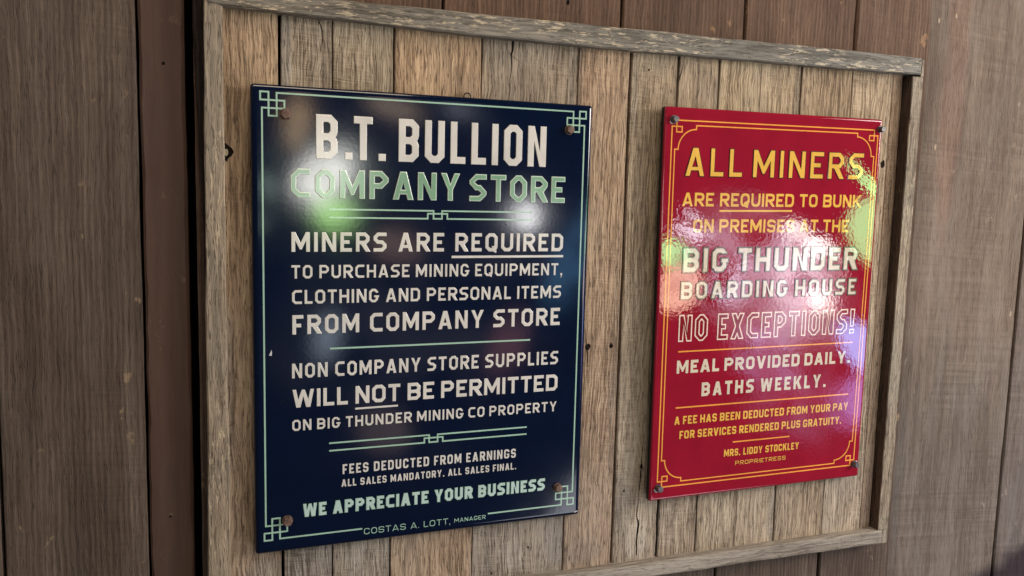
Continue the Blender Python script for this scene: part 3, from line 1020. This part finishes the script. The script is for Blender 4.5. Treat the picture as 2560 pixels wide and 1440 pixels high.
    def strip(s, path, wd, mat, name, h=.28, parent=None):
        n = len(path)
        V, F = [], []
        for i, (x, y) in enumerate(path):
            a, b = path[max(0, i - 1)], path[min(n - 1, i + 1)]
            if 0 < i < n - 1:
                e1 = Vector((x - a[0], y - a[1])).normalized()
                e2 = Vector((b[0] - x, b[1] - y)).normalized()
            else:
                e1 = e2 = Vector((b[0] - a[0], b[1] - a[1])).normalized()
            nn = Vector((-e1.y - e2.y, e1.x + e2.x))
            k = 2 / max(nn.length_squared, .4)
            nn *= k * wd / 2
            V += [s.P(x + nn.x, y + nn.y, h), s.P(x - nn.x, y - nn.y, h)]
        for i in range(n - 1):
            F.append([2 * i, 2 * i + 1, 2 * i + 3, 2 * i + 2])
        return mesh_obj(name, V, F, mat, parent or s.e)

    def bolt(s, u, v, r, hgt, mat, lab=None, rot=0.0):
        V, F = [], []
        rings = [(r * 1.0, -.2), (r * 1.0, hgt * .8), (r * .80, hgt), (0, hgt * 1.03)]
        n = 6
        for q, hh in rings[:3]:
            V += [s.P(u + q * math.cos(rot + k * math.pi / 3), v + q * math.sin(rot + k * math.pi / 3), hh) for k in range(n)]
        for i in range(2):
            for j in range(n):
                F.append([i * n + j, i * n + (j + 1) % n, (i + 1) * n + (j + 1) % n, (i + 1) * n + j])
        F.append([2 * n + j for j in range(n)])
        # washer lip under the head
        b = len(V)
        m_ = 20
        for q, hh in ((r * 1.12, -.1), (r * 1.10, .9), (r * .7, 1.0)):
            V += [s.P(u + q * math.cos(2 * math.pi * k / m_), v + q * math.sin(2 * math.pi * k / m_), hh) for k in range(m_)]
        for i in range(2):
            for j in range(m_):
                F.append([b + i * m_ + j, b + i * m_ + (j + 1) % m_, b + (i + 1) * m_ + (j + 1) % m_, b + (i + 1) * m_ + j])
        o = mesh_obj('bolt', V, F, mat, s.e)
        if lab:
            o['label'] = lab
        return o

    def chip(s, pts, h=.16):
        base = [(s.P(u, v, h)) for u, v in pts]
        f = list(range(len(pts)))
        if sarea(pts) < 0:
            f.reverse()
        return mesh_obj('enamel_chip', base, [f], M_CHIP, s.e)


# ------------------------------------------------------------------ the large navy sign
r_, yw = 0.00049518, -0.022
nv = math.sqrt(1 + yw * yw)
navy = Sign('enamel_sign', 'large navy blue enamel sign with cream and mint raised lettering, bolted to the planks', (0, 0, 0),
            (math.cos(r_) / nv, math.sin(r_) / nv, yw / nv), (-math.sin(r_), math.cos(r_), 0), 600, 778.6)
navy.plate(M_NAVY, 9.5, 9.0, 6.0, 5.0)
T = navy.text
T('B.T. BULLION', 101.0, 508.5, -114.8, 71.9, M_CREAM, h=1.5, bevel=.8, stroke=.168, gap=.145, space=.30, C=.145, kern={'.T': -.12, 'T.': -.01, 'B.': .02})
T('COMPANY STORE', 60.2, 548.1, -178.8, 47.6, M_GREEN, h=1.8, bevel=.9, words=True, outline=(M_PALE, 1.7), stroke=.20, gap=.15, space=.36, C=.24)
T('MINERS ARE REQUIRED', 61.2, 547.6, -267.3, 32.6, M_CREAM, h=1.1, bevel=.6, stroke=.19, gap=.20, space=.62, words=True)
T('TO PURCHASE MINING EQUIPMENT,', 60.9, 547.8, -311.4, 22.2, M_CREAM, h=.9, bevel=.5, stroke=.175, gap=.19, space=.50)
T('CLOTHING AND PERSONAL ITEMS', 61.7, 546.5, -353.8, 23.3, M_CREAM, h=.9, bevel=.5, stroke=.18, gap=.18, space=.52)
T('FROM COMPANY STORE', 61.8, 545.8, -404.7, 32.5, M_CREAM, h=1.0, bevel=.6, stroke=.19, gap=.19, space=.56)
T('NON COMPANY STORE SUPPLIES', 61.0, 544.7, -478.6, 24.9, M_CREAM, h=.8, bevel=.4, stroke=.18, gap=.19, space=.50)
T('WILL NOT BE PERMITTED', 61.5, 545.2, -528.9, 30.8, M_CREAM, h=.8, bevel=.4, stroke=.195, gap=.15, space=.42)
T('ON BIG THUNDER MINING CO PROPERTY', 61.0, 544.8, -568.8, 18.9, M_CREAM, h=.6, bevel=.3, stroke=.18, gap=.21, space=.50)
T('FEES DEDUCTED FROM EARNINGS', 145.1, 465.0, -651.6, 17.2, M_CREAM, stroke=.175, gap=.20, space=.55, C=.26, hook=True, arc=5)
T('ALL SALES MANDATORY. ALL SALES FINAL.', 143.1, 466.4, -674.2, 12.9, M_CREAM, stroke=.18, gap=.20, space=.55, C=.26, hook=True, arc=5)
T('WE APPRECIATE YOUR BUSINESS', 78.0, 525.7, -721.0, 23.5, M_MINTLT, outline=(M_MINT, .95), stroke=.245, gap=.13, space=.45)
T('COSTAS A. LOTT,', 182.3, 339.7, -765.0, 11.1, M_MINT, stroke=.11, gap=.24, space=.80, C=.42, hook=True, arc=6)
T('MANAGER', 347.8, 408.2, -763.3, 7.5, M_MINT, stroke=.13, gap=.26, space=.7, C=.36, hook=True, arc=6)
LN = navy.lines
LN([((336.5, -276.7), (546.5, -276.2))], 4.2, M_CREAM, 'underline', h=.5)
LN([((168, -537.5), (239.5, -537.1))], 3.2, M_CREAM, 'underline')
def knot_rule(y1, y2, xa, xb, x0, xx1, xx2, x3, ym, wd, nm):
    LN([((xa, y1), (xx1, y1)), ((xx1, y1), (xx1, y2)), ((xx1, y2), (xx2, y2)), ((xx2, y2), (xx2, y1)), ((xx2, y1), (xb, y1)),
        ((xa, y2), (x0, y2)), ((x0, y2), (x0, ym)), ((x0, ym), (x3, ym)), ((x3, ym), (x3, y2)), ((x3, y2), (xb, y2))], wd, M_MINT, nm, h=.35)
knot_rule(-196.7, -210.3, 123.5, 484.5, 290.5, 300.8, 316.0, 325.6, -201.6, 2.7, 'divider')
knot_rule(-594.9, -608.2, 123.5, 484, 289.5, 298.2, 313.9, 323.4, -600.2, 2.7, 'divider')
LN([((125, -430.8), (486, -430.4))], 3.0, M_MINT, 'divider')
# border with an interlaced knot at every corner
a_, b_, c_, d_ = 14.6, 27.3, 39.8, 51.8
segs = []
def corner(mx, my):
    X = lambda u: (u if not mx else 600.6 - u)
    Y = lambda v: (-v + 2.4 if not my else -(770.2 - v) + 0.6)
    pth = [(300, 15.6), (c_, 15.6), (c_, d_), (b_, d_), (b_, a_), (a_, a_), (a_, b_), (d_, b_), (d_, c_), (17.0, c_), (17.0, 390)]
    return [((X(p), Y(q)), (X(p2), Y(q2))) for (p, q), (p2, q2) in zip(pth, pth[1:])]
for mx in (0, 1):
    for my in (0, 1):
        cs = corner(mx, my)
        (p, q) = cs[0]
        cs[0] = ((300.3 + (1.35 if mx else -1.35), p[1]), q)
        (p, q) = cs[-1]
        cs[-1] = (p, (q[0], -383.5 + (-1.35 if my else 1.35)))
        if my:                                # the bottom rule stops for the signature
            (p, q) = cs[0]
            cs[0] = ((178.0 if not mx else 413.8, p[1]), q)
        segs += cs
LN(segs, 2.7, M_MINT, 'border_line')
navy.bolt(53.0, -46.2, 8.6, 9.5, M_RUST, 'rusty brown bolt head', .2)
navy.bolt(553.0, -46.4, 8.0, 9.5, M_RUST, None, .5)
navy.bolt(52.0, -723.8, 8.4, 9.5, M_RUST, None, .1)
navy.bolt(551.6, -718.8, 8.0, 9.5, M_RUST, None, .35)
navy.chip([(24.5, -438), (28.8, -438.6), (29.4, -433), (28.4, -429), (26.8, -433)])
navy.chip([(589, -771.4), (593, -769.6), (596, -769.6), (596.2, -771.0), (593.4, -771.6), (590.5, -773.0)], .05)
# small ring peeping over the top edge
V, F = [], []
for i in range(24):
    a = 2 * math.pi * i / 24
    for j in range(8):
        b = 2 * math.pi * j / 8
        q = 6.0 + 1.25 * math.cos(b)
        V.append(navy.P(361 + q * math.cos(a), 2.0 + q * math.sin(a), -8.5 + 1.25 * math.sin(b)))
for i in range(24):
    for j in range(8):
        F.append([i * 8 + j, ((i + 1) % 24) * 8 + j, ((i + 1) % 24) * 8 + (j + 1) % 8, i * 8 + (j + 1) % 8])
mesh_obj('hanging_ring', V, F, M_DARKIRON, navy.e, smooth=True)

# ------------------------------------------------------------------ the smaller red sign
r_, yw = 0.00424817, -0.012
nv = math.sqrt(1 + yw * yw)
red = Sign('enamel_sign', 'smaller glossy red enamel sign with yellow and ivory lettering, mirroring bright leaves', (0.74143229, 0.00646795, 0),
           (math.cos(r_) / nv, math.sin(r_) / nv, yw / nv), (-math.sin(r_), math.cos(r_), 0), 519.1, 768.5)
red.plate(M_RED, 12.5, 5.0, 3.5, 4.5)
T = red.text
T('ALL MINERS', 47.4, 475.7, -129.6, 55.7, M_YELLOW, h=1.2, bevel=.6, outline=(M_SHADE, 1.5), stroke=.195, gap=.20, space=.42, slope=.008)
T('ARE REQUIRED TO BUNK', 45.5, 476.3, -186.2, 26.0, M_YELLOW, stroke=.185, gap=.155, space=.55, C=.36, hook=True, arc=6, slope=.007)
T('ON PREMISES AT THE', 71.9, 447.6, -236.8, 26.0, M_YELLOW, stroke=.185, gap=.165, space=.50, C=.36, hook=True, arc=6, slope=.005)
T('BIG THUNDER', 51.1, 477.4, -315.6, 51.1, M_IVORY, h=1.2, bevel=.6, words=True, outline=(M_GREYO, 2.9), stroke=.275, gap=.115, space=.40)
T('BOARDING HOUSE', 49.3, 478.8, -368.0, 37.2, M_IVORY, h=1.1, bevel=.6, outline=(M_GREYO, 2.6), stroke=.28, gap=.15, space=.42)
T('NO EXCEPTIONS!', 49.8, 479.8, -450.3, 53.3, M_DEEPRED, h=.5, bevel=0, words=True, outline=(M_BLUSH, 2.7), stroke=.21, gap=.115, space=.42)
T('MEAL PROVIDED DAILY.', 49.6, 474.2, -513.6, 26.0, M_IVORY, stroke=.225, gap=.20, space=.48)
T('BATHS WEEKLY.', 108.7, 414.4, -562.6, 27.8, M_IVORY, stroke=.215, gap=.26, space=.60, words=True)
T('A FEE HAS BEEN DEDUCTED FROM YOUR PAY', 49.6, 477.8, -616.8, 16.6, M_YELLOW, stroke=.19, gap=.16, space=.45, C=.26, hook=True, arc=5)
T('FOR SERVICES RENDERED PLUS GRATUITY.', 62.4, 462.7, -646.4, 16.3, M_YELLOW, stroke=.19, gap=.16, space=.45, C=.26, hook=True, arc=5)
T('MRS. LIDDY STOCKLEY', 169.2, 354.7, -692.6, 14.8, M_YELLOW, stroke=.185, gap=.16, space=.50, C=.26, hook=True, arc=5)
T('PROPRIETRESS', 197.4, 322.4, -712.7, 8.5, M_YELLOW, stroke=.14, gap=.30, C=.36, hook=True, arc=6)
LN = red.lines
LN([((131.5, -194.2), (300, -192.4))], 3.6, M_YELLOW, 'underline')
LN([((52.5, -469.9), (478, -469.4))], 2.7, M_ORANGE, 'divider')
LN([((52.5, -582.5), (475.5, -582.1))], 2.7, M_ORANGE, 'divider')
LN([((190, -663.4), (328, -663.2))], 2.5, M_ORANGE, 'divider')
# double border: outer one looped at the corners, inner one with stepped round corners
R_ = 38.5
def redcorner(mx, my):
    X = lambda u: (u if not mx else 523.4 - u) - (0 if not mx else (3.0 if my else -1.5))
    Y = lambda v: (-v if not my else -(766.5 - v)) + (0 if my else (2.2 if mx else 0))
    sg = [(260, 24.8), (26.5, 24.8), (26.5, 46.5), (38.4, 46.5), (38.4, 36.4), (16.6, 36.4), (16.6, 385)]
    my_ = 0 if my else 1.1
    mx_ = 0 if not mx else (2.25 if my else -2.25)
    out = [((X(p), Y(q)), (X(p2), Y(q2))) for (p, q), (p2, q2) in zip(sg, sg[1:])]
    mid_t = lambda q, e=0: (261.0 + (e if mx else -e), Y(q) + (my_ if not mx else -my_))
    mid_s = lambda p, e=0: (X(p) + mx_, -383.0 + (-e if my else e))
    out[0] = (mid_t(24.8, 1.25), out[0][1])
    out[-1] = (out[-1][0], mid_s(16.6, 1.25))
    arc = [(260, 33.2), (69.8, 33.2), (69.8, 40.5)]
    for k in range(1, 12):
        a = math.pi / 2 * k / 12
        arc.append((69.8 - R_ * math.sin(a), 40.5 + R_ * (1 - math.cos(a)) * 1.0))
    arc += [(69.8 - R_, 40.5 + R_), (24.0, 40.5 + R_), (24.0, 385)]
    pa = [(X(p), Y(q)) for p, q in arc]
    pa[0], pa[-1] = mid_t(33.2), mid_s(24.0)
    return out, pa
segs = []
arcs = []
for mx in (0, 1):
    for my in (0, 1):
        a, b = redcorner(mx, my)
        segs += a
        arcs.append(b)
LN(segs, 2.5, M_ORANGE, 'border_line')
V, F = [], []
for i, p in enumerate(arcs):
    red.strip(p, 2.4, M_ORANGE, 'inner_border_line', h=.26 + .02 * i)
red.bolt(19.5, -23.8, 7.2, 10.5, M_STEEL, None, .3)
red.bolt(513.0, -20.6, 6.8, 10.5, M_STEEL, None, .1)
red.bolt(19.5, -743.0, 7.2, 10.5, M_STEEL, None, .45)
red.bolt(505.6, -740.0, 6.8, 10.5, M_STEEL, None, .2)
red.chip([(9.5, -745), (13, -750.8), (17, -751.8), (21, -749.5), (26, -750.6), (27.5, -746), (24, -742), (19, -743), (14, -742)])
red.chip([(11, -27), (12, -31), (16, -32.6), (19, -31), (16, -29.5), (13.4, -28)])
red.chip([(509, -733), (513.5, -733.5), (514.5, -737), (512, -739), (508, -737)], .05)
